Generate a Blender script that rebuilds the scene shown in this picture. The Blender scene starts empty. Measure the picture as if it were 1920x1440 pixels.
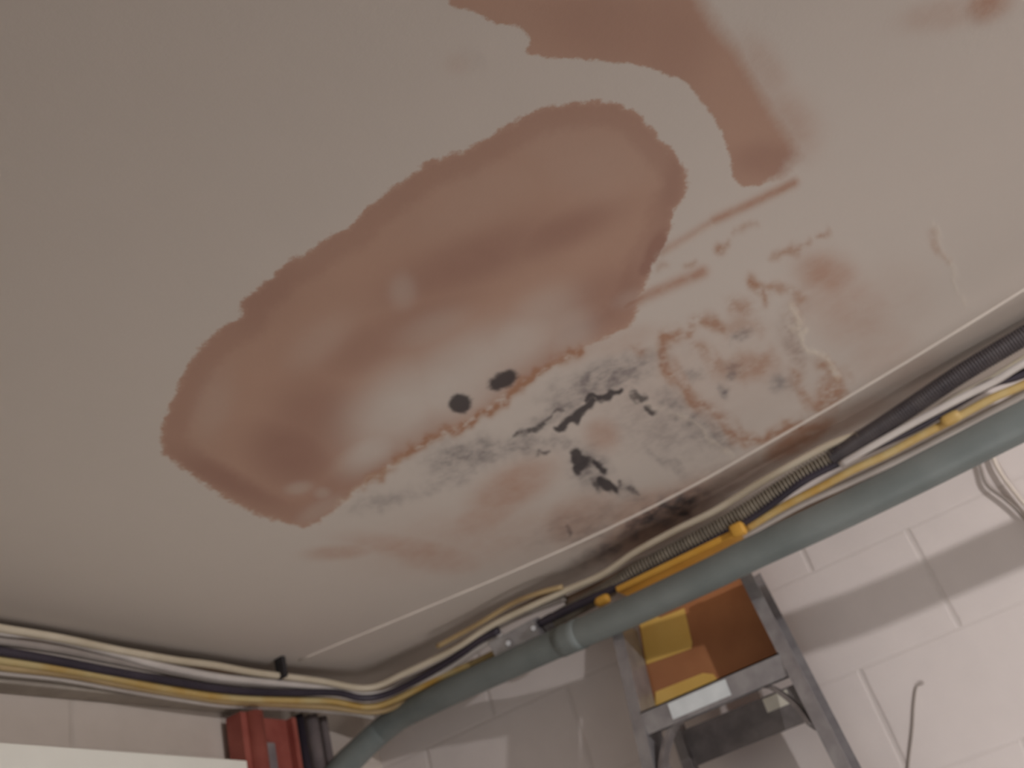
import bpy, bmesh, math, random
import numpy as np
from mathutils import Vector, Matrix

random.seed(4)
PI = math.pi
scene = bpy.context.scene
COL = scene.collection

# ------------------------------------------------------------------ camera
F_PX = 1786.92
# rows: world axes (X to right-hand wall, Y to left-hand wall, Z up) in camera coordinates (x right, y down, z forward)
W = np.array([[0.51823547, 0.33962582, 0.78491165],
              [-0.81217043, 0.48300396, 0.32724053],
              [-0.2679761, -0.80706969, 0.52614383]])
CAM = np.array([0.0, 0.0, 1.6])
cam_data = bpy.data.cameras.new('camera')
cam_data.sensor_fit = 'HORIZONTAL'
cam_data.sensor_width = 36.0
cam_data.lens = F_PX / 1920 * 36.0
cam_data.clip_start = 0.01
cam_data.dof.use_dof = True
cam_data.dof.focus_distance = 0.85
cam_data.dof.aperture_fstop = 6.2
cam = bpy.data.objects.new('camera', cam_data)
COL.objects.link(cam)
Rm = W @ np.diag([1, -1, -1])
M4 = Matrix([[*Rm[0], 0], [*Rm[1], 0], [*Rm[2], 0], [0, 0, 0, 1]])
M4.translation = Vector(CAM)
cam.matrix_world = M4
scene.camera = cam

# ------------------------------------------------------------------ world, lights, exposure
world = bpy.data.worlds.new('world')
scene.world = world
world.use_nodes = True
bg = world.node_tree.nodes['Background']
bg.inputs[0].default_value = (1.0, 0.955, 0.965, 1)
bg.inputs[1].default_value = 0.25


def point_light(name, loc, power, radius, colour):
    d = bpy.data.lights.new(name, 'POINT')
    d.energy = power
    d.shadow_soft_size = radius
    d.color = colour
    o = bpy.data.objects.new(name, d)
    o.location = loc
    COL.objects.link(o)
    return o


point_light('ceiling_bulb_light', (0.78, -1.5, 2.365), 74.0, 0.022, (1.0, 0.96, 0.975))
# unseen fill light added to brighten ceiling and right wall, no lamp known there
ad = bpy.data.lights.new('fill_light', 'AREA')
ad.shape = 'DISK'
ad.size = 0.9
ad.energy = 6.6
ad.color = (1.0, 0.96, 0.96)
ao = bpy.data.objects.new('fill_light', ad)
ao.location = (1.15, 0.15, 0.80)
ao.rotation_euler = Vector((0.80, 0.10, 0.62)).to_track_quat('-Z', 'Y').to_euler()
COL.objects.link(ao)
scene.view_settings.view_transform = 'Standard'
scene.view_settings.look = 'None'
scene.view_settings.gamma = 1.0
scene.view_settings.use_curve_mapping = False
scene.view_settings.exposure = 0.0

# ------------------------------------------------------------------ helpers
CZ = 2.4            # ceiling
WX = 2.154          # right-hand wall
WY = 1.60           # left-hand wall


def ray(q):
    return W @ np.array([q[0] - 960.0, q[1] - 720.0, F_PX])


def on(q, ax, v):
    d = ray(q)
    return CAM + d * (v - CAM[ax]) / d[ax]


def on_plane(q, n, p0):
    n = np.array(n, float)
    d = ray(q)
    t = n @ (np.array(p0, float) - CAM) / (n @ d)
    return CAM + d * t, t


def srgb(r, g, b):
    f = lambda c: (c / 255 / 12.92) if c / 255 <= 0.04045 else ((c / 255 + 0.055) / 1.055) ** 2.4
    return (f(r), f(g), f(b), 1)


def tag(o, label=None, cat=None, group=None, kind=None):
    if label: o['label'] = label
    if cat: o['category'] = cat
    if group: o['group'] = group
    if kind: o['kind'] = kind
    return o


def link(name, me, mat, parent=None, smooth=False):
    o = bpy.data.objects.new(name, me)
    COL.objects.link(o)
    if mat: me.materials.append(mat)
    if parent: o.parent = parent
    if smooth:
        me.polygons.foreach_set('use_smooth', [True] * len(me.polygons))
    return o


def from_bm(name, bm, mat, parent=None, smooth=False):
    bmesh.ops.recalc_face_normals(bm, faces=bm.faces)
    me = bpy.data.meshes.new(name)
    bm.to_mesh(me)
    bm.free()
    return link(name, me, mat, parent, smooth)


def empty(name, loc):
    o = bpy.data.objects.new(name, None)
    o.empty_display_size = 0.05
    o.location = loc
    COL.objects.link(o)
    bpy.context.view_layer.update()
    return o


def adopt(child, parent):
    child.parent = parent
    child.matrix_parent_inverse = Matrix.Translation(-Vector(parent.location))
    return child


def box_bm(bm, x0, x1, y0, y1, z0, z1, bev=0.0):
    r = bmesh.ops.create_cube(bm, size=1)
    for v in r['verts']:
        v.co = Vector(((x0 + x1) / 2 + v.co.x * (x1 - x0), (y0 + y1) / 2 + v.co.y * (y1 - y0), (z0 + z1) / 2 + v.co.z * (z1 - z0)))
    if bev:
        es = list({e for v in r['verts'] for e in v.link_edges})
        bmesh.ops.bevel(bm, geom=es, offset=bev, segments=2, affect='EDGES', profile=0.5)


def beam_bm(bm, p0, p1, prof, up):
    """extrude a closed 2-D profile (u,v) from p0 to p1; u along 'up' made square to the run, v across"""
    p0 = Vector(p0); p1 = Vector(p1)
    d = (p1 - p0).normalized()
    u = Vector(up); u = (u - d * u.dot(d)).normalized()
    v = d.cross(u)
    a = [bm.verts.new(p0 + u * s + v * t) for s, t in prof]
    b = [bm.verts.new(p1 + u * s + v * t) for s, t in prof]
    n = len(prof)
    for i in range(n):
        bm.faces.new((a[i], a[(i + 1) % n], b[(i + 1) % n], b[i]))
    bm.faces.new(a[::-1]); bm.faces.new(b)


def rect(w, h, ou=0, ov=0):
    return [(-w / 2 + ou, -h / 2 + ov), (w / 2 + ou, -h / 2 + ov), (w / 2 + ou, h / 2 + ov), (-w / 2 + ou, h / 2 + ov)]


def catmull(P, step):
    P = [np.array(p, float) for p in P]
    Q = [2 * P[0] - P[1]] + P + [2 * P[-1] - P[-2]]
    out = []
    for i in range(1, len(Q) - 2):
        a, b, c, d = Q[i - 1], Q[i], Q[i + 1], Q[i + 2]
        n = max(2, int(np.linalg.norm(c - b) / step))
        for k in range(n):
            t = k / n
            out.append(0.5 * ((2 * b) + (-a + c) * t + (2 * a - 5 * b + 4 * c - d) * t * t + (-a + 3 * b - 3 * c + d) * t ** 3))
    out.append(P[-1])
    return out


def tube_bm(bm, path, radius, seg=12, cap=True):
    """round tube along a path; radius is a number or f(i, arc length)"""
    P = [Vector(p) for p in path]
    T = []
    for i in range(len(P)):
        a = P[max(0, i - 1)]; b = P[min(len(P) - 1, i + 1)]
        T.append((b - a).normalized())
    n = T[0].orthogonal().normalized()
    rings = []; s = 0.0
    for i, p in enumerate(P):
        if i: s += (p - P[i - 1]).length
        n = (n - T[i] * n.dot(T[i])).normalized()
        m = T[i].cross(n)
        r = radius(i, s) if callable(radius) else radius
        rings.append([bm.verts.new(p + (n * math.cos(2 * PI * k / seg) + m * math.sin(2 * PI * k / seg)) * r) for k in range(seg)])
    for a, b in zip(rings, rings[1:]):
        for k in range(seg):
            bm.faces.new((a[k], a[(k + 1) % seg], b[(k + 1) % seg], b[k]))
    if cap:
        bm.faces.new(rings[0][::-1]); bm.faces.new(rings[-1])


# ------------------------------------------------------------------ materials
def node_mat(name):
    m = bpy.data.materials.new(name)
    m.use_nodes = True
    nt = m.node_tree
    return m, nt, nt.nodes['Principled BSDF']


def mottled(name, c1, c2, scale=20, rough=0.6, metal=0.0, bump=0.1, spec=0.4, detail=4):
    m, nt, b = node_mat(name)
    tc = nt.nodes.new('ShaderNodeTexCoord')
    nz = nt.nodes.new('ShaderNodeTexNoise'); nz.inputs['Scale'].default_value = scale; nz.inputs['Detail'].default_value = detail
    nt.links.new(tc.outputs['Object'], nz.inputs['Vector'])
    cr = nt.nodes.new('ShaderNodeValToRGB')
    cr.color_ramp.elements[0].position = 0.35; cr.color_ramp.elements[0].color = c1
    cr.color_ramp.elements[1].position = 0.65; cr.color_ramp.elements[1].color = c2
    nt.links.new(nz.outputs['Fac'], cr.inputs['Fac'])
    nt.links.new(cr.outputs['Color'], b.inputs['Base Color'])
    b.inputs['Roughness'].default_value = rough
    b.inputs['Metallic'].default_value = metal
    b.inputs['Specular IOR Level'].default_value = spec
    if bump:
        bp = nt.nodes.new('ShaderNodeBump'); bp.inputs['Strength'].default_value = bump; bp.inputs['Distance'].default_value = 0.002
        nt.links.new(nz.outputs['Fac'], bp.inputs['Height']); nt.links.new(bp.outputs['Normal'], b.inputs['Normal'])
    return m


class NT:
    """tiny helper to write node maths"""
    def __init__(s, nt): s.nt = nt
    def v(s, x, sock):
        if isinstance(x, (int, float)): sock.default_value = x
        else: s.nt.links.new(x, sock)
    def m(s, op, a, b=0.0, c=0.0, clamp=False):
        n = s.nt.nodes.new('ShaderNodeMath'); n.operation = op; n.use_clamp = clamp
        s.v(a, n.inputs[0]); s.v(b, n.inputs[1]); s.v(c, n.inputs[2])
        return n.outputs[0]
    def smooth(s, x, lo, hi):
        n = s.nt.nodes.new('ShaderNodeMapRange'); n.interpolation_type = 'SMOOTHSTEP'
        s.v(x, n.inputs['Value']); s.v(lo, n.inputs['From Min']); s.v(hi, n.inputs['From Max'])
        return n.outputs['Result']
    def noise(s, vec, scale, detail=3, rough=0.5):
        n = s.nt.nodes.new('ShaderNodeTexNoise'); n.inputs['Scale'].default_value = scale; n.inputs['Detail'].default_value = detail
        n.inputs['Roughness'].default_value = rough
        s.nt.links.new(vec, n.inputs['Vector']); return n.outputs['Fac']
    def attr(s, name):
        n = s.nt.nodes.new('ShaderNodeAttribute'); n.attribute_name = name; return n.outputs['Fac']
    def mix(s, fac, a, b, mode='MIX'):
        n = s.nt.nodes.new('ShaderNodeMix'); n.data_type = 'RGBA'; n.blend_type = mode
        s.v(fac, n.inputs[0])
        for x, k in ((a, 6), (b, 7)):
            if isinstance(x, tuple): n.inputs[k].default_value = x
            else: s.nt.links.new(x, n.inputs[k])
        return n.outputs[2]


PAINT = (0.66, 0.595, 0.53, 1)


def ceiling_material():
    m, nt, b = node_mat('stained_ceiling_paint')
    k = NT(nt)
    vec = nt.nodes.new('ShaderNodeTexCoord').outputs['Object']
    n1 = k.noise(vec, 55, 4, 0.6); n2 = k.noise(vec, 9, 3); n3 = k.noise(vec, 130, 3, 0.6); n4 = k.noise(vec, 28, 4, 0.6)
    jag = k.m('MULTIPLY', k.m('SUBTRACT', n1, 0.5), 26.0)
    jag2 = k.m('MULTIPLY', k.m('SUBTRACT', n3, 0.5), 10.0)
    jagged = k.m('ADD', jag, jag2)
    # main stain
    d = k.m('ADD', k.attr('main_stain'), jagged)
    main = k.smooth(d, -4.0, 5.0)
    ring = k.m('MULTIPLY', k.smooth(d, 0.0, 14.0), k.m('SUBTRACT', 1.0, k.smooth(d, 34.0, 62.0)))
    fade = k.m('MULTIPLY', k.attr('fade'), k.m('ADD', 0.75, k.m('MULTIPLY', n2, 0.5)), clamp=True)
    mainf = k.m('MULTIPLY', main, k.m('SUBTRACT', 1.0, fade), clamp=True)
    # upper stain, soft on one side
    w = k.attr('upper_soft')
    d2 = k.m('ADD', k.attr('upper_stain'), k.m('MULTIPLY', jagged, 0.8))
    up = k.smooth(k.m('DIVIDE', d2, k.m('MAXIMUM', w, 4.0)), -1.0, 1.0)
    brown = k.m('MAXIMUM', mainf, up)
    soft = k.m('MULTIPLY', k.attr('soft_brown'), k.m('ADD', 0.35, k.m('MULTIPLY', n4, 1.3)), clamp=True)
    brown = k.m('MAXIMUM', brown, soft)
    # colours
    mot = k.m('MULTIPLY', k.m('SUBTRACT', n2, 0.5), 0.35)
    base = k.mix(k.m('ADD', 0.5, mot), (PAINT[0] * .955, PAINT[1] * .955, PAINT[2] * .955, 1), (PAINT[0] * 1.04, PAINT[1] * 1.04, PAINT[2] * 1.05, 1))
    bc = k.mix(k.m('ADD', 0.5, k.m('MULTIPLY', mot, 1.5)), (0.455, 0.275, 0.200, 1), (0.545, 0.345, 0.255, 1))
    dk = k.m('MULTIPLY', k.attr('dark'), k.m('ADD', 0.6, k.m('MULTIPLY', n2, 0.8)), clamp=True)
    dk = k.m('ADD', dk, k.m('MULTIPLY', ring, 0.35), clamp=True)
    bc = k.mix(dk, bc, (0.355, 0.188, 0.138, 1))
    col = k.mix(k.m('MULTIPLY', brown, 0.93), base, bc)
    ru = k.m('MULTIPLY', k.attr('rust'), k.m('ADD', 0.05, k.m('MULTIPLY', k.smooth(k.m('ADD', k.m('MULTIPLY', n4, 0.6), k.m('MULTIPLY', n1, 0.5)), 0.34, 0.66), 1.15)), clamp=True)
    col = k.mix(ru, col, (0.44, 0.245, 0.155, 1))
    gr = k.m('MULTIPLY', k.attr('grey_mould'), k.m('ADD', 0.25, k.m('MULTIPLY', k.smooth(k.m('ADD', k.m('MULTIPLY', n4, 0.6), k.m('MULTIPLY', n1, 0.4)), 0.38, 0.66), 0.8)), clamp=True)
    col = k.mix(gr, col, (0.235, 0.205, 0.20, 1))
    bl = k.smooth(k.m('ADD', k.attr('black_mould'), k.m('MULTIPLY', k.m('SUBTRACT', n1, 0.5), 0.8)), 0.25, 0.85)
    col = k.mix(k.m('MULTIPLY', bl, 0.9), col, (0.045, 0.038, 0.042, 1))
    pale = k.m('MULTIPLY', k.attr('flaking'), k.m('SUBTRACT', k.m('MULTIPLY', k.m('ADD', n3, n1), 1.2), 0.45), clamp=True)
    col = k.mix(k.m('MULTIPLY', pale, 0.8), col, (0.80, 0.72, 0.60, 1))
    nt.links.new(col, b.inputs['Base Color'])
    b.inputs['Roughness'].default_value = 0.75
    b.inputs['Specular IOR Level'].default_value = 0.2
    bp = nt.nodes.new('ShaderNodeBump'); bp.inputs['Strength'].default_value = 0.35; bp.inputs['Distance'].default_value = 0.004
    hgt = k.m('ADD', k.m('MULTIPLY', n3, 0.10), k.m('MULTIPLY', pale, 0.8))
    hgt = k.m('ADD', hgt, k.m('MULTIPLY', k.m('MULTIPLY', soft, n4), 0.4))
    nt.links.new(hgt, bp.inputs['Height']); nt.links.new(bp.outputs['Normal'], b.inputs['Normal'])
    return m


def block_wall_material(name, c1, c2, axis, off, zoff, bw=0.44, bh=0.225):
    """painted concrete block: shallow mortar joints"""
    m, nt, b = node_mat(name)
    k = NT(nt)
    tc = nt.nodes.new('ShaderNodeTexCoord').outputs['Object']
    sp = nt.nodes.new('ShaderNodeSeparateXYZ'); nt.links.new(tc, sp.inputs[0])
    u = k.m('ADD', sp.outputs[axis], off); z = k.m('ADD', sp.outputs[2], zoff)
    row = k.m('FLOOR', k.m('DIVIDE', z, bh))
    par = k.m('MULTIPLY', k.m('FLOORED_MODULO', row, 2.0), bw / 2)
    fu = k.m('PINGPONG', k.m('ADD', u, par), bw / 2)     # 0 at joints every bw
    fz = k.m('PINGPONG', z, bh / 2)
    n = k.noise(tc, 14, 5, 0.6); nf = k.noise(tc, 120, 3, 0.6)
    wob = k.m('MULTIPLY', k.m('SUBTRACT', n, 0.5), 0.006)
    ju = k.m('SUBTRACT', 1.0, k.smooth(k.m('ADD', fu, wob), 0.002, 0.009))
    jz = k.m('MULTIPLY', k.m('SUBTRACT', 1.0, k.smooth(k.m('ADD', fz, wob), 0.001, 0.007)), 0.45)
    j = k.m('MAXIMUM', ju, jz)
    col = k.mix(n, c1, c2)
    col = k.mix(k.m('MULTIPLY', j, 0.16), col, (0.34, 0.30, 0.26, 1))
    nt.links.new(col, b.inputs['Base Color'])
    b.inputs['Roughness'].default_value = 0.6
    b.inputs['Specular IOR Level'].default_value = 0.3
    bp = nt.nodes.new('ShaderNodeBump'); bp.inputs['Strength'].default_value = 0.5; bp.inputs['Distance'].default_value = 0.004
    h = k.m('ADD', k.m('MULTIPLY', j, -0.8), k.m('MULTIPLY', nf, 0.12))
    nt.links.new(h, bp.inputs['Height']); nt.links.new(bp.outputs['Normal'], b.inputs['Normal'])
    return m


M = dict(
    ceiling=ceiling_material(),
    wall_r=block_wall_material('white_painted_block', (0.66, 0.60, 0.565, 1), (0.74, 0.675, 0.635, 1), 1, -0.133 + 0.44 * 4, -1.975 + 0.225 * 10),
    wall_l=block_wall_material('grey_painted_block', (0.60, 0.53, 0.46, 1), (0.70, 0.62, 0.55, 1), 0, 0.1, -2.215 + 0.225 * 10),
    plaster=mottled('cream_trim_paint', (0.66, 0.59, 0.51, 1), (0.74, 0.66, 0.57, 1), 18),
    concrete=mottled('floor_concrete', (0.40, 0.37, 0.34, 1), (0.50, 0.47, 0.43, 1), 6, 0.8),
    ledge=mottled('grey_timber', (0.30, 0.26, 0.22, 1), (0.42, 0.37, 0.31, 1), 15),
    white=mottled('white_panel_paint', (0.84, 0.83, 0.74, 1), (0.88, 0.87, 0.78, 1), 8, bump=0.02),
    conduit=mottled('galvanised_conduit', (0.175, 0.202, 0.194, 1), (0.23, 0.258, 0.247, 1), 7, 0.55, 0.15, 0.05, 0.5),
    flex=mottled('flexible_metal', (0.26, 0.225, 0.175, 1), (0.36, 0.315, 0.245, 1), 30, 0.5, 0.3),
    cream=mottled('cream_cable', (0.55, 0.47, 0.34, 1), (0.70, 0.62, 0.48, 1), 9, 0.45),
    pale=mottled('pale_cable', (0.55, 0.50, 0.46, 1), (0.68, 0.63, 0.58, 1), 9, 0.45),
    greyc=mottled('grey_cable', (0.30, 0.26, 0.23, 1), (0.42, 0.37, 0.33, 1), 9, 0.5),
    navy=mottled('black_cable', (0.030, 0.024, 0.035, 1), (0.050, 0.040, 0.055, 1), 9, 0.45),
    yellow=mottled('yellow_cable', (0.50, 0.29, 0.055, 1), (0.58, 0.46, 0.22, 1), 11, 0.45),
    tan=mottled('tan_cable', (0.34, 0.23, 0.11, 1), (0.50, 0.37, 0.19, 1), 7, 0.5),
    brownc=mottled('brown_cable', (0.16, 0.10, 0.065, 1), (0.26, 0.17, 0.11, 1), 9, 0.55),
    panelb=mottled('brown_orange_board', (0.40, 0.165, 0.07, 1), (0.48, 0.21, 0.09, 1), 9, 0.55),
    ribblack=mottled('dark_ribbed_tube', (0.06, 0.05, 0.055, 1), (0.10, 0.085, 0.085, 1), 20, 0.5),
    ypatch=mottled('yellow_patch', (0.82, 0.53, 0.13, 1), (0.86, 0.58, 0.16, 1), 12, 0.5, bump=0),
    orange=mottled('orange_plastic', (0.66, 0.34, 0.045, 1), (0.74, 0.41, 0.07, 1), 10, 0.5),
    alu=mottled('dull_aluminium', (0.29, 0.275, 0.28, 1), (0.40, 0.385, 0.385, 1), 25, 0.42, 0.55),
    dark_alu=mottled('dark_grimy_aluminium', (0.18, 0.16, 0.155, 1), (0.27, 0.245, 0.235, 1), 25, 0.5, 0.4),
    steel=mottled('shiny_steel', (0.75, 0.74, 0.72, 1), (0.85, 0.84, 0.82, 1), 25, 0.25, 0.8),
    red=mottled('red_primer', (0.26, 0.060, 0.045, 1), (0.34, 0.095, 0.070, 1), 16, 0.6),
    black=mottled('black_rubber', (0.02, 0.018, 0.02, 1), (0.04, 0.035, 0.035, 1), 20, 0.6),
    greyp=mottled('grey_pipe_paint', (0.16, 0.135, 0.14, 1), (0.26, 0.22, 0.215, 1), 14, 0.55),
    strip_w=mottled('whitish_strip', (0.62, 0.66, 0.66, 1), (0.70, 0.74, 0.74, 1), 30, 0.5, bump=0),
    label_c=mottled('cream_sticker', (0.74, 0.70, 0.58, 1), (0.80, 0.77, 0.66, 1), 30, 0.5, bump=0),
)

# ------------------------------------------------------------------ setting: ceiling with its stains
def seg_dist(P, a, b):
    a = np.array(a, float); b = np.array(b, float); ab = b - a
    t = np.clip(((P - a) @ ab) / max(ab @ ab, 1e-9), 0, 1)
    return np.hypot(*(P - a - t[:, None] * ab).T)


def poly_sdf(P, V):
    d = np.full(len(P), 1e9); inside = np.zeros(len(P), bool)
    n = len(V)
    for i in range(n):
        a, b = V[i], V[(i + 1) % n]
        d = np.minimum(d, seg_dist(P, a, b))
        c = ((a[1] > P[:, 1]) != (b[1] > P[:, 1]))
        xi = (b[0] - a[0]) * (P[:, 1] - a[1]) / ((b[1] - a[1]) or 1e-9) + a[0]
        inside ^= c & (P[:, 0] < xi)
    return np.where(inside, d, -d)


def blobs(P, L):
    out = np.zeros(len(P))
    for x, y, rx, ry, deg, s in L:
        c, n = math.cos(math.radians(deg)), math.sin(math.radians(deg))
        dx, dy = P[:, 0] - x, P[:, 1] - y
        u = (dx * c + dy * n) / rx; v = (-dx * n + dy * c) / ry
        r2 = u * u + v * v
        out = np.maximum(out, s * np.exp(-0.5 * r2 ** 1.5 * 1.2))
    return out


def strokes(P, L):
    out = np.zeros(len(P))
    for pts, w, s in L:
        d = np.full(len(P), 1e9)
        for a, b in zip(pts, pts[1:]):
            d = np.minimum(d, seg_dist(P, a, b))
        out = np.maximum(out, s * np.exp(-(d / w) ** 2))
    return out


MAIN = [(300, 820), (305, 790), (322, 750), (340, 710), (365, 660), (400, 625), (425, 605), (455, 592), (448, 572), (470, 548), (500, 528), (530, 493),
        (570, 478), (620, 440), (660, 420), (690, 385), (720, 363), (760, 335), (800, 303), (860, 285), (920, 253), (960, 230), (1000, 207), (1050, 195),
        (1100, 188), (1150, 191), (1195, 210), (1218, 235), (1240, 263), (1268, 288), (1284, 315), (1291, 345), (1283, 375), (1264, 395), (1258, 430),
        (1245, 465), (1222, 497), (1210, 540), (1196, 575), (1190, 605), (1150, 628), (1080, 660), (1000, 708), (930, 755), (880, 788), (800, 830),
        (740, 868), (690, 905), (645, 940), (600, 978), (570, 990), (530, 980), (480, 965), (430, 940), (380, 905), (330, 870), (303, 848)]
UPPER = [(800, -300), (835, -40), (845, 10), (900, 25), (930, 45), (975, 50), (992, 75), (985, 100), (1020, 108), (1100, 112), (1180, 118), (1240, 135),
         (1290, 155), (1312, 185), (1340, 225), (1360, 265), (1370, 300), (1372, 330), (1392, 350), (1422, 347), (1470, 328), (1480, 308), (1500, 290),
         (1490, 262), (1455, 210), (1425, 160), (1390, 100), (1345, 50), (1315, 0), (1290, -60), (1290, -300)]


def build_ceiling():
    gx = np.concatenate([np.arange(-1.2, 0.25, 0.06), np.arange(0.25, 2.16, 0.005), [WX + 0.12]])
    gy = np.concatenate([np.arange(-1.6, -0.50, 0.05), np.arange(-0.50, 1.60, 0.005), [WY + 0.12]])
    nx, ny = len(gx), len(gy)
    X, Y = np.meshgrid(gx, gy)
    X = X.ravel(); Y = Y.ravel()
    co = np.stack([X, Y, np.full_like(X, CZ)], 1)
    idx = np.arange(nx * ny).reshape(ny, nx)
    fc = np.stack([idx[:-1, :-1], idx[1:, :-1], idx[1:, 1:], idx[:-1, 1:]], -1).reshape(-1, 4)
    me = bpy.data.meshes.new('ceiling')
    me.from_pydata(co.tolist(), [], fc.tolist())
    c = (co - CAM) @ W
    ok = c[:, 2] > 0.15
    z = np.where(ok, c[:, 2], 1)
    P = np.stack([960 + F_PX * c[:, 0] / z, 720 + F_PX * c[:, 1] / z], 1)
    P[~ok] = (-5000, -5000)
    # natural irregularity of the mould and rust marks
    Q = P.copy()
    rs_ = np.random.RandomState(7)
    P2 = P.copy()
    for wl, am in ((70, 3.6), (34, 2.6), (19, 1.6)):
        for j in range(3):
            th = rs_.rand() * 2 * PI; ph = rs_.rand(2) * 6.28
            arg = 2 * PI * (P[:, 0] * math.cos(th) + P[:, 1] * math.sin(th)) / wl
            P2[:, 0] += am * 0.6 * np.sin(arg + ph[0]); P2[:, 1] += am * 0.6 * np.sin(arg + ph[1])
    ms = np.clip(poly_sdf(P, MAIN), -90, 90)
    us = np.clip(poly_sdf(P, UPPER), -90, 90)
    edge = np.full(len(P), 1e9)
    E = [(1500, 292), (1490, 262), (1455, 210), (1425, 160), (1390, 100), (1345, 50), (1315, 0), (1290, -60), (1290, -300)]
    for a, b in zip(E, E[1:]): edge = np.minimum(edge, seg_dist(P, a, b))
    soft = 4 + 26 * np.exp(-(edge / 55) ** 2)
    fade = blobs(P, [(760, 760, 105, 62, -32, 0.85), (860, 710, 130, 62, -32, 0.9), (950, 655, 110, 45, -30, 0.75), (1010, 600, 75, 42, -35, 0.45),
                     (700, 840, 60, 30, -35, 0.75), (1060, 620, 50, 45, -30, 0.5), (755, 545, 22, 28, 0, 0.3), (820, 620, 70, 30, -20, 0.28),
                     (600, 640, 60, 30, -40, 0.16), (1100, 300, 110, 60, 10, 0.12), (900, 370, 140, 45, -25, 0.08), (400, 760, 30, 60, 20, 0.16),
                     (560, 915, 22, 10, -10, 0.4), (605, 925, 14, 10, 0, 0.35), (600, 955, 40, 14, -30, 0.3), (1180, 560, 30, 14, -20, 0.2)])
    dark = blobs(P, [(545, 850, 70, 55, 15, 0.95), (590, 790, 75, 75, 0, 0.6), (880, 490, 150, 42, -22, 0.75), (1040, 440, 110, 30, -22, 0.7),
                     (760, 610, 150, 36, -28, 0.45), (690, 650, 90, 36, -30, 0.5), (430, 900, 90, 20, 25, 0.55), (1120, 560, 80, 40, -30, 0.6),
                     (1230, 470, 14, 36, 25, 1.0), (1215, 500, 12, 20, 40, 0.9), (1100, 600, 55, 25, -30, 0.5), (1150, 50, 130, 60, 10, 0.35),
                     (1440, 300, 60, 30, 0, 0.55), (1260, 80, 60, 80, 0, 0.35), (1260, 350, 16, 60, 10, 0.3), (500, 560, 70, 40, -35, 0.25)])
    sb = blobs(P, [(1550, 515, 50, 36, 15, 0.62), (1590, 580, 80, 60, 30, 0.34), (1650, 650, 60, 60, 0, 0.2), (960, 915, 75, 34, -30, 0.62),
                   (910, 970, 70, 30, -30, 0.45), (1130, 815, 30, 28, 0, 0.5), (780, 1030, 110, 20, 8, 0.5), (640, 1035, 55, 12, -4, 0.5),
                   (820, 1048, 75, 24, 5, 0.42), (1085, 975, 70, 36, -20, 0.55), (1190, 955, 80, 24, -20, 0.5), (900, 1010, 180, 50, -8, 0.25),
                   (1240, 968, 110, 30, -30, 0.85), (1500, 825, 70, 18, -30, 0.95), (1590, 785, 80, 18, -30, 0.4), (1370, 900, 110, 22, -28, 0.4),
                   (1850, 8, 40, 26, -20, 0.75), (1775, 25, 75, 26, -10, 0.3), (1480, 230, 45, 60, -30, 0.35), (1430, 130, 35, 60, -30, 0.3),
                   (1410, 690, 50, 28, 0, 0.35), (1710, 700, 60, 30, -30, 0.2), (860, 120, 22, 18, 0, 0.12), (1100, 640, 60, 30, -30, 0.25),
                   (1170, 640, 60, 20, -20, 0.25), (1680, 560, 60, 60, 0, 0.12), (1300, 720, 200, 90, -10, 0.13)])
    wide = lambda L: [(p, w * 1.3, v) for p, w, v in L]
    rs = strokes(P2, wide([([(1090, 652), (1040, 680), (1000, 702), (930, 762), (880, 795), (800, 825), (740, 865), (690, 908)], 7, 0.85),
                     ([(1345, 470), (1365, 452)], 6, 0.6), ([(1382, 433), (1405, 425)], 6, 0.35), ([(1288, 500), (1300, 493)], 5, 0.45),
                     ([(1232, 502), (1246, 498)], 6, 0.35), ([(1455, 482), (1495, 466)], 7, 0.5), ([(1513, 454), (1517, 452)], 5, 0.4),
                     ([(1540, 440), (1552, 437)], 5, 0.5),
                     ([(1300, 605), (1290, 622), (1246, 632), (1240, 665), (1265, 715), (1310, 755), (1360, 800), (1392, 826), (1440, 822), (1500, 790)], 9, 0.62),
                     ([(1410, 525), (1425, 545), (1432, 562)], 8, 0.6), ([(1425, 535), (1480, 545), (1500, 560)], 8, 0.45),
                     ([(1375, 570), (1400, 580)], 12, 0.45), ([(1322, 603), (1355, 612)], 9, 0.55), ([(1540, 685), (1578, 705), (1572, 740), (1540, 760)], 11, 0.6),
                     ([(1490, 700), (1505, 745), (1540, 770)], 10, 0.5), ([(1350, 690), (1400, 690), (1440, 670)], 14, 0.4),
                     ([(1305, 650), (1330, 668), (1350, 680)], 9, 0.4), ([(1195, 655), (1200, 662)], 8, 0.5), ([(1745, 440), (1775, 490)], 5, 0.3),
                     ([(1500, 560), (1480, 620), (1500, 680)], 14, 0.25)]))
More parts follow.
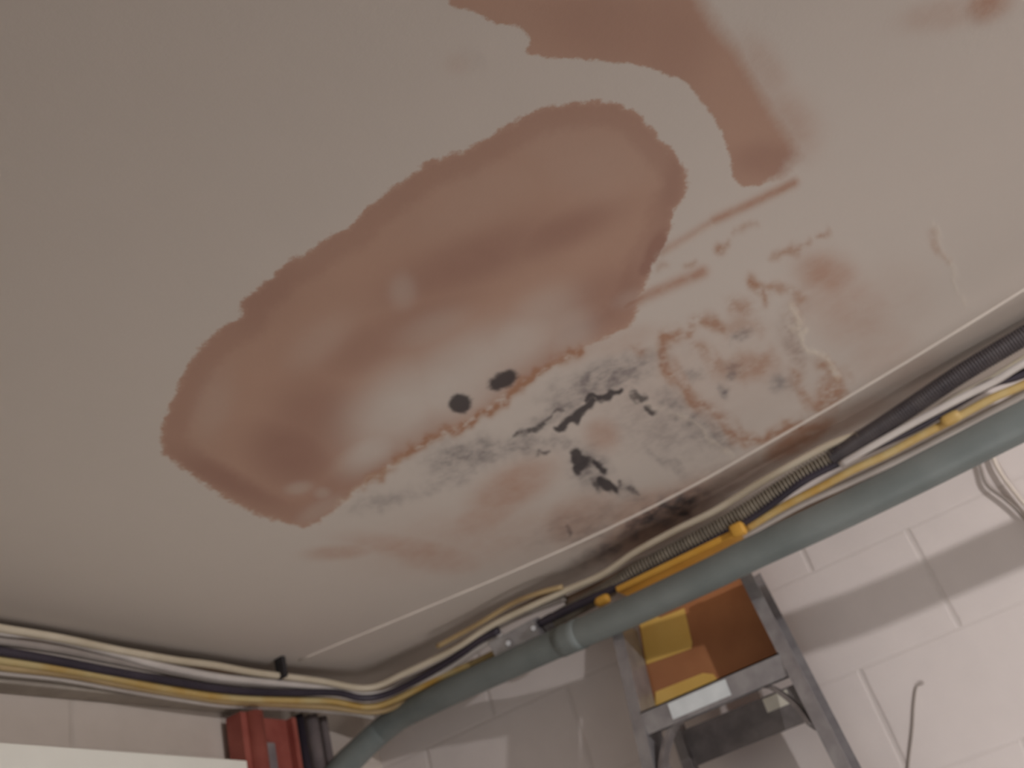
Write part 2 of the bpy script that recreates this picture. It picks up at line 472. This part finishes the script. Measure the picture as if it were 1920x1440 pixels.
    gm = blobs(P2, [(1370, 705, 13, 9, -20, 0.95), (1355, 733, 11, 9, 0, 0.95), (1372, 690, 16, 10, 0, 0.4), (870, 855, 62, 26, -12, 0.75), (960, 838, 60, 20, -10, 0.6), (1130, 712, 90, 26, -20, 0.7), (1060, 760, 70, 18, -32, 0.55), (1290, 790, 70, 26, 38, 0.6),
                   (1250, 800, 90, 50, 10, 0.35), (720, 940, 55, 14, -15, 0.4), (1105, 880, 34, 30, 40, 0.7), (1345, 815, 40, 14, 45, 0.5),
                   (1390, 632, 16, 10, -20, 0.6), (1465, 718, 18, 14, 0, 0.5), (1300, 700, 20, 12, 0, 0.4), (1180, 925, 30, 14, 20, 0.5), (1110, 1000, 40, 14, -20, 0.4),
                   (1160, 1018, 80, 12, -28, 0.75), (1255, 960, 80, 24, -30, 0.85), (1025, 830, 60, 14, 10, 0.5), (840, 900, 50, 14, -20, 0.4),
                   (1090, 980, 80, 24, -20, 0.3), (1350, 900, 60, 40, 0, 0.2), (890, 110, 30, 16, 40, 0.10), (1240, 860, 50, 10, 35, 0.45), (1490, 640, 18, 40, -20, 0.3)])
    bm_ = np.maximum(strokes(P2, [([(968, 818), (1010, 795), (1055, 768)], 6, 0.55), ([(1052, 802), (1080, 778), (1105, 760)], 9, 0.85), ([(1100, 752), (1165, 730)], 8, 0.8),
                                 ([(1188, 745), (1203, 750)], 11, 0.8), ([(1217, 762), (1228, 772)], 8, 0.72), ([(1078, 845), (1100, 862), (1082, 880)], 12, 0.95),
                                 ([(1118, 872), (1130, 882)], 10, 0.8), ([(1120, 903), (1155, 913)], 11, 1.0),
                                 ([(1185, 918), (1198, 925)], 9, 0.5), ([(1240, 955), (1290, 960)], 14, 0.5), ([(1205, 975), (1225, 968)], 10, 0.5),
                                 ([(1010, 848), (1030, 850)], 8, 0.5), ([(1060, 990), (1070, 1000)], 8, 0.45)]),
                     blobs(P, [(863, 757, 20, 17, 0, 0.95), (943, 713, 28, 15, -25, 0.92)]))
    fl = strokes(P2, [([(1484, 575), (1492, 600), (1490, 620), (1508, 632), (1512, 645), (1540, 672), (1578, 705)], 5, 0.95),
                     ([(1275, 775), (1325, 815), (1372, 857)], 5, 0.6), ([(1745, 425), (1778, 490), (1815, 580)], 5, 0.35),
                     ([(1492, 602), (1496, 606)], 8, 0.9), ([(1486, 618), (1508, 622)], 7, 0.9), ([(640, 940), (720, 882), (760, 856)], 5, 0.35),
                     ([(1185, 745), (1240, 765), (1275, 778)], 5, 0.3), ([(1230, 480), (1330, 430)], 5, 0.2)])
    rs = np.maximum(rs, blobs(P2, [(1555, 735, 22, 34, 20, 0.6), (1400, 825, 34, 12, -10, 0.5), (1395, 690, 50, 22, -10, 0.4), (1500, 822, 60, 13, -30, 0.45),
                                   (1270, 700, 12, 30, -25, 0.35), (1390, 612, 40, 20, 0, 0.3), (1340, 780, 40, 16, 35, 0.45)]))
    rs = np.clip(rs * 1.30, 0, 1); gm = np.clip(gm * 1.3, 0, 1)
    bm_ = np.maximum(np.clip(bm_ * 1.2, 0, 1.1), blobs(P2, [(1095, 862, 20, 16, 40, 1.0), (1140, 908, 26, 10, 20, 1.0), (1080, 782, 34, 7, -32, 0.85), (1140, 742, 30, 8, -28, 0.85),
                                (1210, 972, 50, 12, -30, 0.55), (1280, 945, 34, 14, -20, 0.6), (1000, 805, 34, 5, -30, 0.6)]))
    sb = np.clip(np.maximum(sb, strokes(P, [([(1240, 472), (1290, 443), (1340, 412)], 8, 0.50), ([(1340, 412), (1400, 385), (1490, 342)], 9, 0.75),
                                            ([(1150, 590), (1200, 560), (1270, 530), (1318, 509)], 11, 0.75)])) * 1.25, 0, 1)
    for nm, a in (('main_stain', ms), ('upper_stain', us), ('upper_soft', soft), ('fade', fade), ('dark', dark), ('soft_brown', sb), ('rust', rs),
                  ('grey_mould', gm), ('black_mould', bm_), ('flaking', fl)):
        at = me.attributes.new(nm, 'FLOAT', 'POINT')
        at.data.foreach_set('value', a.astype(np.float32))
    o = link('ceiling', me, M['ceiling'], smooth=True)
    o['kind'] = 'structure'
    return o


ceiling = build_ceiling()


def struct(name, mat, *boxes, bev=0.0):
    bm = bmesh.new()
    for b in boxes: box_bm(bm, *b, bev=bev)
    o = from_bm(name, bm, mat)
    o['kind'] = 'structure'
    return o


struct('wall_right', M['wall_r'], (WX, WX + 0.12, -2.6, WY, 0, CZ))
struct('wall_left', M['wall_l'], (-1.4, WX + 0.12, WY, WY + 0.12, 0, CZ))
struct('floor', M['concrete'], (-1.4, WX + 0.12, -2.6, WY + 0.12, -0.05, 0))

# bead line where the ceiling board ends short of the wall
seam_px = [(560, 1238), (640, 1205), (800, 1139), (960, 1072), (1130, 996), (1300, 910), (1450, 825), (1602, 737), (1760, 642), (1920, 543), (2080, 440)]
bm = bmesh.new()
path = catmull([on(q, 2, CZ - 0.001) for q in seam_px], 0.03)
tube_bm(bm, path, 0.0034, 8)
t = from_bm('trim_1', bm, mottled('bead_paint', (0.70, 0.63, 0.56, 1), (0.76, 0.69, 0.61, 1), 18), smooth=True)
t['kind'] = 'structure'
# ledge along the left wall under the cables
zl = on((200, 1290), 1, WY - 0.05)[2]
struct('trim_2', M['ledge'], (-0.2, 1.63, WY - 0.045, WY, zl - 0.008, zl + 0.045), bev=0.002)

# ------------------------------------------------------------------ cables
# sloping surface the cables are strung over, one along each wall
NR = ((2.385 - 2.25), 0, (2.10 - 1.93)); PR = (1.93, 0, 2.385)
NL = (0, (2.385 - 2.27), (1.575 - 1.50)); PL = (0, 1.50, 2.385)


def bundle(q, lift=0.0):
    a, ta = on_plane(q, NR, PR)
    b, tb = on_plane(q, NL, PL)
    if ta <= 0: ta = 1e9
    if tb <= 0: tb = 1e9
    t = min(ta, tb)
    # blend round the corner
    h = 0.00006
    tt = -h * math.log(math.exp(-min((ta - t) / h, 50)) + math.exp(-min((tb - t) / h, 50))) + t
    d = ray(q)
    return CAM + d * tt * (1 - lift)


def clampz(p, r):
    p = np.array(p); p[2] = min(p[2], CZ - r - 0.002); p[0] = min(p[0], WX - r - 0.002); p[1] = min(p[1], WY - r - 0.002)
    return p


def cable(name, pts, r, mat, label, cat='cable', lift=0.0, group='cables strung along the ceiling edge', wob=0.0):
    P = [clampz(bundle(q, lift), r) for q in pts]
    path = catmull(P, 0.012)
    path = [clampz(p, r) for p in path]
    if wob:
        ph = random.random() * 6
        path = [clampz(np.array(p) + np.array([0, 0, wob * math.sin(i * 0.16 + ph)]), r) for i, p in enumerate(path)]
    bm = bmesh.new()
    tube_bm(bm, path, r, 12)
    o = from_bm(name, bm, mat, smooth=True)
    tag(o, label, cat, group)
    return o


cable('electrical_cable', [(-120, 1160), (0, 1184), (60, 1190), (130, 1203), (220, 1226), (290, 1246), (400, 1268), (480, 1277), (560, 1284), (640, 1292), (700, 1301), (760, 1287), (840, 1252), (900, 1212), (940, 1188)],
      0.0085, M['pale'], 'pale grey-white cable just below the cream cable along the left wall', lift=0.006)
cable('electrical_cable', [(-120, 1156), (0, 1178), (110, 1196), (215, 1218), (260, 1226), (330, 1238), (400, 1247), (470, 1260), (530, 1268), (600, 1277), (690, 1290), (760, 1262), (850, 1218), (930, 1168), (1050, 1112), (1128, 1078), (1190, 1036), (1269, 993), (1340, 958), (1420, 908), (1500, 863), (1560, 832), (1620, 812)],
      0.0078, M['cream'], 'cream cable closest to the ceiling, running from the left edge to the ribbed conduit', lift=0.009)  # last stretch extended to give the ribbed conduit its bright lit rim
cable('electrical_cable', [(-120, 1190), (0, 1202), (100, 1216), (200, 1235), (300, 1255), (400, 1274), (500, 1284), (600, 1290), (700, 1304), (770, 1275), (850, 1234), (905, 1192), (960, 1160), (1060, 1120)],
      0.009, M['greyc'], 'grey cable between the pale cable and the black cable on the left', lift=0.002)
cable('electrical_cable', [(-120, 1204), (0, 1221), (100, 1238), (200, 1257), (300, 1274), (400, 1290), (470, 1297), (550, 1299), (630, 1299), (680, 1309), (730, 1300), (800, 1265), (860, 1228), (900, 1200), (935, 1182)],
      0.0085, M['navy'], 'black cable running from the left edge round the corner', lift=0.012)
cable('electrical_cable', [(-120, 1222), (0, 1238), (100, 1251), (190, 1266), (290, 1288), (380, 1303), (450, 1309), (540, 1312), (620, 1315), (690, 1326), (740, 1312), (820, 1272), (900, 1238), (960, 1208)],
      0.0085, M['yellow'], 'yellow cable directly below the black cable on the left', lift=0.008, wob=0.001)
cable('electrical_cable', [(-120, 1232), (0, 1249), (120, 1263), (240, 1285), (330, 1300), (420, 1314), (520, 1320), (620, 1326), (700, 1334), (750, 1320), (840, 1277), (930, 1233)],
      0.0085, M['tan'], 'tan cable below the yellow cable on the left', lift=0.005)
cable('electrical_cable', [(-120, 1246), (0, 1259), (120, 1272), (240, 1293), (340, 1310), (430, 1322), (520, 1325), (640, 1334), (700, 1343)],
      0.0075, M['pale'], 'whitish cable lowest of the bundle on the left wall', lift=0.0)
cable('electrical_cable', [(-120, 1170), (0, 1188), (110, 1205), (230, 1231), (350, 1249), (480, 1268), (600, 1282), (690, 1296), (770, 1258), (850, 1215), (940, 1160), (1040, 1108)],
      0.007, M['brownc'], 'brown cable tucked behind the cream cable along the ceiling corner', lift=0.0)
# right run
cable('electrical_cable', [(1010, 1170), (1080, 1136), (1150, 1104), (1215, 1072), (1280, 1040), (1400, 977), (1500, 905), (1570, 868), (1640, 836), (1720, 800), (1800, 752), (1860, 718), (1920, 700), (2040, 640)],
      0.0095, M['navy'], 'black cable just below the ribbed flexible conduit', lift=0.020)
cable('electrical_cable', [(1575, 872), (1640, 834), (1704, 798), (1760, 768), (1810, 742), (1865, 715), (1920, 681), (2040, 615)],
      0.0075, M['pale'], 'bright white cable emerging from under the ribbed conduit at right', lift=0.026)
cable('electrical_cable', [(1730, 790), (1780, 752), (1850, 716), (1920, 672), (2040, 603)],
      0.0065, M['cream'], 'pale yellow cable above the bright white cable at the right edge', lift=0.010)
cable('electrical_cable', [(1400, 992), (1470, 950), (1540, 913), (1600, 880), (1660, 852), (1720, 820), (1790, 785), (1860, 748), (1920, 722), (2040, 660)],
      0.0085, M['yellow'], 'yellow cable lying along the large conduit at right', lift=0.024, wob=0.001)
cable('electrical_cable', [(1330, 1030), (1400, 1000), (1500, 946), (1590, 905), (1690, 858), (1780, 812), (1860, 770), (1920, 738), (2040, 675)],
      0.0085, M['pale'], 'pinkish white cable lowest of the bundle on the right', lift=0.006)
cable('electrical_cable', [(1300, 1052), (1400, 1010), (1500, 960), (1600, 912), (1700, 866), (1800, 815), (1920, 752), (2040, 690)],
      0.009, M['brownc'], 'dark brown cable half hidden behind the large conduit', lift=-0.004)
cable('electrical_cable', [(820, 1212), (900, 1168), (960, 1132), (1010, 1112), (1055, 1100)],
      0.006, M['tan'], 'short thin tan cable ending above the junction box', lift=0.010)
cable('electrical_cable', [(1060, 1128), (1140, 1090), (1200, 1056), (1260, 1035), (1330, 1004), (1385, 970)],
      0.010, M['brownc'], 'brown cable under the cream cable behind the ladder top', lift=-0.002)

# ribbed flexible conduit with its connector
fx = [(1025, 1172), (1070, 1146), (1130, 1112), (1190, 1072), (1250, 1040), (1320, 1003), (1400, 957), (1500, 893), (1570, 852), (1625, 815)]
P = [clampz(bundle(q, 0.012), 0.02) for q in fx]
path = catmull(P, 0.001)
root = empty('flexible_conduit', P[0])
tag(root, 'ribbed flexible metal conduit running under the ceiling edge at right', 'conduit')
bm = bmesh.new()
tube_bm(bm, path, lambda i, s: 0.0160 + 0.0040 * math.sin(2 * PI * s / 0.0085), 14)
adopt(from_bm('ribbed_tube', bm, M['flex'], smooth=True), root)
bm = bmesh.new()
tube_bm(bm, path[:24], 0.0205, 16)
adopt(from_bm('connector', bm, M['dark_alu'], smooth=True), root)
P = [clampz(bundle(q, 0.014), 0.021) for q in [(1560, 860), (1640, 808), (1710, 762), (1800, 702), (1920, 630), (2060, 543)]]  # darker, slightly wider ribbed run carrying on from the metal one
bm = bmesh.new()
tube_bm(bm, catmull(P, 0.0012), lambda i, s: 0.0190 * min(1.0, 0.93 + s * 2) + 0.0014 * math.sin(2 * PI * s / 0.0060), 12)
tag(from_bm('ribbed_tube', bm, M['ribblack'], smooth=True), 'dark ribbed run at the upper right edge, continuing the metal flexible conduit', 'sleeve')

# ------------------------------------------------------------------ large rigid conduit
def big(q):
    """conduit hangs clear of the wall, swinging in towards it near the corner"""
    off = 0.35
    for _ in range(6):
        y = on(q, 0, WX - off)[1]
        off = float(np.interp(y, [-0.5, -0.11, 0.3, 0.626, 1.0, 1.45], [0.43, 0.40, 0.325, 0.26, 0.18, 0.11]))
    p = on(q, 0, WX - off)
    if p[1] > WY - 0.07:
        p = on(q, 1, WY - 0.07)
    return p


cpx = [(2300, 610), (2060, 725), (1920, 789), (1720, 890), (1575, 961), (1410, 1038), (1330, 1078), (1175, 1150), (1050, 1204), (925, 1260), (800, 1318), (748, 1345), (706, 1378), (672, 1410), (640, 1443), (612, 1482), (598, 1530)]
CP = [big(q) for q in cpx]
dn = CP[-1] - CP[-2]; dn /= np.linalg.norm(dn)
low = CP[-1]
CP += [low + np.array([-0.005, 0.0, -0.15]), np.array([low[0] - 0.005, low[1], 0.0])]
d0 = CP[1] - CP[2]; d0 = np.array([0.0, d0[1], 0.0]) / abs(d0[1])
CP = CP[1:]
CP = [CP[0] + d0 * k for k in (1.9, 1.3, 0.7, 0.25)] + CP
path = catmull(CP, 0.02)
root = empty('rigid_conduit', (CP[-1][0], CP[-1][1], 0.0))
tag(root, 'thick grey-green metal conduit hanging below the cables across the corner', 'conduit')
bm = bmesh.new()
tube_bm(bm, path, 0.0325, 24)
adopt(from_bm('pipe', bm, M['conduit'], smooth=True), root)
# coupling sleeve
i0 = min(range(len(path)), key=lambda i: np.linalg.norm(path[i] - big((1075, 1193))))
bm = bmesh.new()
tube_bm(bm, path[i0 - 1:i0 + 3], 0.0345, 24)
adopt(from_bm('coupling', bm, M['conduit'], smooth=True), root)
# hanger straps up to the ceiling
for p in (CP[0] + np.array([0, 0.1, 0]),):
    bm = bmesh.new()
    beam_bm(bm, (p[0], p[1], p[2] + 0.028), (p[0], p[1], CZ), rect(0.010, 0.010), (1, 0, 0))
    adopt(from_bm('hanger_rod', bm, M['dark_alu']), root)

# ------------------------------------------------------------------ galvanised junction box with two screws
root_p = bundle((968, 1198), 0.03)
root = empty('junction_box', root_p)
tag(root, 'small galvanised junction box with two bright screws above the conduit', 'junction box')
a = bundle((930, 1222), 0.03); b = bundle((1015, 1176), 0.03)
d = Vector(b - a); L = d.length; d.normalize()
view = Vector(CAM - root_p).normalized()
upv = view.cross(d).normalized()
if upv.z < 0: upv = -upv
bm = bmesh.new()
nrm = d.cross(upv)
beam_bm(bm, Vector(a) - view * 0.02, Vector(b) - view * 0.02, [(-0.024, -0.018), (0.024, -0.018), (0.026, 0.018), (-0.024, 0.018)], upv)
bmesh.ops.bevel(bm, geom=list(bm.edges), offset=0.002, segments=2, affect='EDGES')
adopt(from_bm('box', bm, M['alu']), root)
for q in ((953, 1206), (1000, 1178)):
    p = Vector(bundle(q, 0.034))
    bm = bmesh.new()
    bmesh.ops.create_cone(bm, cap_ends=True, segments=16, radius1=0.0085, radius2=0.006, depth=0.008)
    R_ = view.to_track_quat('Z', 'Y').to_matrix().to_4x4()
    bmesh.ops.transform(bm, matrix=Matrix.Translation(p) @ R_, verts=bm.verts)
    s = adopt(from_bm('screw', bm, M['steel']), root)

# orange and yellow connectors on the cables
def sleeve(name, q0, q1, r, mat, label, cat, lift):
    bm = bmesh.new()
    A, B = bundle(q0, lift), bundle(q1, lift)
    pts = [A + (B - A) * k / 10 for k in range(11)]
    tube_bm(bm, pts, lambda i, s: r * (1 - 0.35 * (abs(i - 5) / 5) ** 4), 14)
    tag(from_bm(name, bm, mat, smooth=True), label, cat)


sleeve('wire_connector', (1765, 794), (1800, 776), 0.013, M['yellow'], 'yellow wire connector on the cable above the conduit at far right', 'connector', 0.026)
sleeve('wire_connector', (1118, 1132), (1142, 1120), 0.012, M['orange'], 'small orange wire connector beside the conduit, left of the ladder', 'connector', 0.03)

# black clip on the left cables
p = clampz(bundle((530, 1268), 0.014), 0.014)
bm = bmesh.new()
box_bm(bm, p[0] - 0.006, p[0] + 0.006, p[1] - 0.012, p[1] + 0.014, p[2] - 0.004, CZ, bev=0.002)
tag(from_bm('cable_clip', bm, M['black']), 'small black clip holding the cables to the ceiling above the red column', 'clip')

# ------------------------------------------------------------------ left corner: column, pipes, white panel
def left(q, off=0.0): return on(q, 1, WY - off)


yc = WY - 0.045
xa = on((440, 1370), 1, yc)[0]; xb = on((547, 1370), 1, yc)[0]
root = empty('steel_column', ((xa + xb) / 2, yc, 0))
tag(root, 'red primed steel column standing in front of the left wall', 'column')
# wide-flange section turned so that the web faces the room
tf = 0.009
top = on((500, 1336), 1, yc - 0.03)[2]
bm = bmesh.new(); beam_bm(bm, (xa + 0.012, yc, 0), (xa + 0.012, yc, top), rect(0.024, 0.045), (1, 0, 0)); adopt(from_bm('flange', bm, M['red']), root)
bm = bmesh.new(); beam_bm(bm, (xb - 0.007, yc + 0.005, 0), (xb - 0.007, yc + 0.005, top), rect(0.014, 0.045), (1, 0, 0)); adopt(from_bm('flange', bm, M['red']), root)
bm = bmesh.new(); beam_bm(bm, ((xa + xb) / 2, yc + 0.006, 0), ((xa + xb) / 2, yc + 0.006, top), rect(xb - xa - 0.03, 0.012), (1, 0, 0)); adopt(from_bm('web', bm, M['red']), root)
# rounded front bead
bm = bmesh.new(); tube_bm(bm, [(xa + 0.040, yc - 0.018, z) for z in (0, 1, 2, top)], 0.024, 16); adopt(from_bm('pipe', bm, M['red'], smooth=True), root)
bm = bmesh.new(); box_bm(bm, xa + 0.068, xa + 0.10, yc - 0.02, yc + 0.012, 2.05, 2.225, bev=0.003); adopt(from_bm('bracket', bm, M['greyp']), root)

for x_, r, lab in ((568, 0.011, 'thin dark vertical pipe just right of the red column'), (590, 0.017, 'middle grey vertical pipe between red column and conduit'), (612, 0.011, 'grey vertical pipe closest to the thick conduit')):
    p = on((x_, 1390), 1, WY - 0.03)
    bm = bmesh.new()
    tube_bm(bm, [(p[0], p[1], z) for z in (0, 1, 2, 2.31)], r, 14)
    bm.normal_update()
    tag(from_bm('vertical_pipe', bm, M['greyp'] if x_ != 568 else M['navy'], smooth=True), lab, 'pipe', 'vertical pipes beside the column')

pr = Vector(on((463, 1426), 1, WY - 0.125))
pl = Vector(on((0, 1392), 2, pr.z))
dv = (pl - pr).normalized()
pl = pr + dv * 1.3                       # front stands slightly askew to the wall
nv = Vector((-dv.y, dv.x, 0))
if nv.y < 0: nv = -nv
root = empty('white_cabinet', ((pl.x + pr.x) / 2, (pl.y + pr.y) / 2, 0))
tag(root, 'flat white cabinet at lower left, standing against the left wall', 'cabinet')


def askew(a, b, d0, d1, z0, z1, name):
    bm = bmesh.new()
    q = [pr + dv * a + nv * d0, pr + dv * b + nv * d0, pr + dv * b + nv * d1, pr + dv * a + nv * d1]
    lo = [bm.verts.new((p.x, p.y, z0)) for p in q]; hi = [bm.verts.new((p.x, p.y, z1)) for p in q]
    bm.faces.new(lo); bm.faces.new(hi)
    for i in range(4): bm.faces.new((lo[i], lo[(i + 1) % 4], hi[(i + 1) % 4], hi[i]))
    bmesh.ops.bevel(bm, geom=list(bm.edges), offset=0.0015, segments=2, affect='EDGES')
    adopt(from_bm(name, bm, M['white']), root)


askew(0, 1.3, 0, 0.012, 0.0, pr.z, 'front')
askew(0.03, 1.3, 0.012, 0.045, 0.0, pr.z - 0.003, 'body')

# ------------------------------------------------------------------ step ladder
ZT = 2.21; OT = 0.175


def lad(q, d=0.0):
    """point on the leaning front plane of the ladder, d = distance towards the room"""
    # X = WX - OT - (ZT - z)*0.16 - d  ->  X - 0.16 z = const
    return Vector(on_plane(q, (1, 0, -0.16), (WX - OT - d, 0, ZT))[0])


def at_z(p, q, z):
    t = (z - p.z) / (q.z - p.z)
    return p + (q - p) * t


r0, r1 = lad((1402, 1095)), lad((1566, 1420))
l0, l1 = lad((1183, 1190)), lad((1216, 1330))
r_top = at_z(r0, r1, ZT); r_bot = at_z(r0, r1, 0.0)
l_top = at_z(l0, l1, ZT)
# same splay on both sides
spl = (r_top.y - r_bot.y)
l_bot = Vector((r_bot.x, l_top.y + spl * 0.55, 0.0))
l_bot = at_z(l0, l1, 0.0) if abs(at_z(l0, l1, 0.0).y - l_top.y) < 0.9 else l_bot
ladder = empty('step_ladder', (r_bot.x, (r_bot.y + l_bot.y) / 2, 0))
tag(ladder, 'grey metal step ladder with orange top standing by the white wall', 'ladder')


def channel(w, dpt, th, sgn):
    # profile (u = X depth, v = across); open to the inside
    o = sgn
    return [(-dpt / 2, 0), (dpt / 2, 0), (dpt / 2, o * w), (dpt / 2 - th, o * w), (dpt / 2 - th, o * th), (-dpt / 2 + th, o * th), (-dpt / 2 + th, o * w), (-dpt / 2, o * w)]


def rail(p0, p1, w, dpt, sgn, name, mat):
    bm = bmesh.new()
    beam_bm(bm, p0, p1, channel(w, dpt, 0.003, sgn), (1, 0, 0))
    return adopt(from_bm(name, bm, mat), ladder)


SG = 1
rail(r_bot, r_top, 0.026, 0.085, -1, 'rail', M['alu'])
rail(l_bot, l_top, 0.026, 0.085, 1, 'rail', M['alu'])
# rear legs
for pt, s, nm in ((r_top, 1, 'rear_leg'), (l_top, -1, 'rear_leg')):
    bot = Vector((WX - 0.07, (r_bot.y if s == 1 else l_bot.y) + s * 0.03, 0))
    rail(bot, Vector((pt.x + 0.07, pt.y + s * 0.022, pt.z)), 0.022, 0.035, -s, nm, M['dark_alu'])

# top cap and front panel
DP = -0.05
pTL, pBL, pBR, pTR = lad((1190, 1128), DP), lad((1222, 1338), DP), lad((1462, 1244), DP), lad((1392, 1040), DP)


def slab(quad, th, name, mat, bev=0.0015):
    bm = bmesh.new()
    n = (quad[1] - quad[0]).cross(quad[3] - quad[0]).normalized()
    if n.x < 0: n = -n
    a = [bm.verts.new(p) for p in quad]; b = [bm.verts.new(p + n * th) for p in quad]
    bm.faces.new(a); bm.faces.new(b[::-1])
    for i in range(4): bm.faces.new((a[i], b[i], b[(i + 1) % 4], a[(i + 1) % 4]))
    if bev: bmesh.ops.bevel(bm, geom=list(bm.edges), offset=bev, segments=2, affect='EDGES')
    return adopt(from_bm(name, bm, mat), ladder)


fp = slab([pTL, pBL, pBR, pTR], 0.008, 'front_panel', M['panelb'])
fp['label'] = 'brown orange board below the top'
for poly in ([(1199, 1167), (1228, 1154), (1238, 1158), (1283, 1140), (1298, 1206), (1296, 1216), (1280, 1222), (1212, 1246)],  # bright areas of the panel put in as yellow polygons
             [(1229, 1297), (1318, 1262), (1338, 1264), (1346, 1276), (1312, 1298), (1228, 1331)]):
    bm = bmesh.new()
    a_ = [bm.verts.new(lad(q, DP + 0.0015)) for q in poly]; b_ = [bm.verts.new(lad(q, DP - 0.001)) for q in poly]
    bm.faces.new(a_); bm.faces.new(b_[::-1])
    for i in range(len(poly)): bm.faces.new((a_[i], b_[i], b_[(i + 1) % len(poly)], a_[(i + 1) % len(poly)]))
    lb = from_bm('patch', bm, M['ypatch']); lb.parent = fp; lb['label'] = 'yellow patch'
# moulded cap: shallow tray with rim
c0, c1 = lad((1160, 1104), 0.02), lad((1376, 996), 0.02)
zc = (c0.z + c1.z) / 2
bm = bmesh.new()
xc = (c0.x + c1.x) / 2
box_bm(bm, xc - 0.01, xc + 0.125, c1.y - 0.004, c0.y + 0.004, zc - 0.011, zc + 0.003, bev=0.003)
adopt(from_bm('top_cap', bm, M['orange']), ladder)
bm = bmesh.new()
kp = lad((1384, 994), 0.035)
box_bm(bm, -0.013, 0.013, -0.016, 0.016, -0.014, 0.014, bev=0.006)
for v in bm.verts: v.co = v.co + kp
adopt(from_bm('cap_corner', bm, M['orange'], smooth=True), ladder)


def interp_y(z, side):
    a, b = (r_top, r_bot) if side == 'r' else (l_top, l_bot)
    t = (a.z - z) / (a.z - b.z)
    return a + (b - a) * t


# steps: channel treads with front lip, first one placed from the photograph
sL, sR = lad((1236, 1351)), lad((1466, 1256))
z_first = (sL.z + sR.z) / 2
step_z = [z_first - 0.29 * k for k in range(7) if z_first - 0.29 * k > 0.12]
for i, z in enumerate(step_z):
    A, B = interp_y(z, 'l'), interp_y(z, 'r')
    bm = bmesh.new()
    x0 = A.x - 0.042
    A2 = Vector((x0, A.y + 0.012, z)); B2 = Vector((x0, B.y - 0.012, z))
    # front lip, tread, rear lip
    beam_bm(bm, A2, B2, [(-0.024, 0), (0.024, 0), (0.024, 0.003), (-0.024, 0.003)], (0, 0, 1))
    bmesh.ops.delete(bm, geom=list(bm.verts), context='VERTS')
    box_bm(bm, x0, x0 + 0.003, B.y, A.y, z - 0.024, z + 0.022)
    box_bm(bm, x0, x0 + 0.085, B.y, A.y, z + 0.019, z + 0.022)
    box_bm(bm, x0 + 0.082, x0 + 0.085, B.y, A.y, z - 0.012, z + 0.022)
    st = adopt(from_bm('step', bm, M['alu']), ladder)
    if i == 0:
        w_ = A.y - B.y
        bm = bmesh.new(); box_bm(bm, x0 - 0.0012, x0, A.y - w_ * 0.62, A.y - w_ * 0.20, z - 0.016, z + 0.016)  # plain whitish strip on the front of the first step
        lb = from_bm('patch', bm, M['strip_w']); lb.parent = st; lb['label'] = 'whitish strip on step front'
    # braces down to the rails
    if i < 2:
        for s, E in ((1, A), (-1, B)):
            bm = bmesh.new()
            y_in = E.y - s * 0.085
            low_p = interp_y(z - 0.11, 'l' if s == 1 else 'r')
            pts = catmull([np.array((x0 + 0.03, y_in, z - 0.005)), np.array((x0 + 0.026, E.y - s * 0.045, z - 0.028)), np.array((x0 + 0.012, E.y - s * 0.012, z - 0.075)), np.array((low_p.x - 0.03, low_p.y - s * 0.004, z - 0.125))], 0.01)
            for u_, v_ in zip(pts, pts[1:]):
                beam_bm(bm, u_, v_, rect(0.034, 0.008), (1, 0, 0))
            adopt(from_bm('brace', bm, M['dark_alu']), ladder)
# rear cross bars between the rear legs
for z in (z_first - 0.045, z_first - 0.62, z_first - 1.2):
    t = (ZT - z) / ZT
    xr = (r_top.x + 0.07) * (1 - t) + (WX - 0.07) * t
    yr = (r_top.y + 0.022) * (1 - t) + (r_bot.y + 0.03) * t; yl = (l_top.y - 0.022) * (1 - t) + (l_bot.y - 0.03) * t
    bm = bmesh.new(); box_bm(bm, xr - 0.004, xr + 0.004, yr, yl, z - 0.045, z + 0.03)
    bar = adopt(from_bm('rear_crossbar', bm, M['dark_alu']), ladder)
    if z > z_first - 0.1:
        bm = bmesh.new(); box_bm(bm, xr - 0.0055, xr - 0.004, yr + 0.03, yr + 0.085, z - 0.002, z + 0.026)
        lb = from_bm('patch', bm, M['label_c']); lb.parent = bar; lb['label'] = 'cream tag'
for p in (r_bot, l_bot):
    bm = bmesh.new(); box_bm(bm, p.x - 0.055, p.x + 0.055, p.y - 0.035, p.y + 0.035, 0, 0.05, bev=0.004)
    adopt(from_bm('foot', bm, M['black']), ladder)

# ------------------------------------------------------------------ thin wires on the right wall
def wire(pts, r, mat, label, off=0.008):
    bm = bmesh.new()
    tube_bm(bm, catmull([on(q, 0, WX - off) for q in pts], 0.01), r, 8)
    tag(from_bm('hanging_wire', bm, mat, smooth=True), label, 'wire', 'thin wires on the white wall')


wire([(1822, 815), (1838, 872), (1850, 908), (1882, 934), (1913, 962), (1950, 1010)], 0.0038, M['greyc'], 'left of two thin grey wires dangling from behind the conduit at right', 0.012)
wire([(1850, 800), (1862, 858), (1878, 890), (1894, 912), (1925, 950), (1960, 985)], 0.0045, M['plaster'], 'thicker cream wire dangling at the right edge beside the grey one', 0.014)
wire([(1732, 1280), (1719, 1287), (1714, 1321), (1711, 1367), (1704, 1428), (1700, 1490)], 0.0022, M['greyc'], 'short hooked wire stub low on the white wall right of the ladder', 0.004)
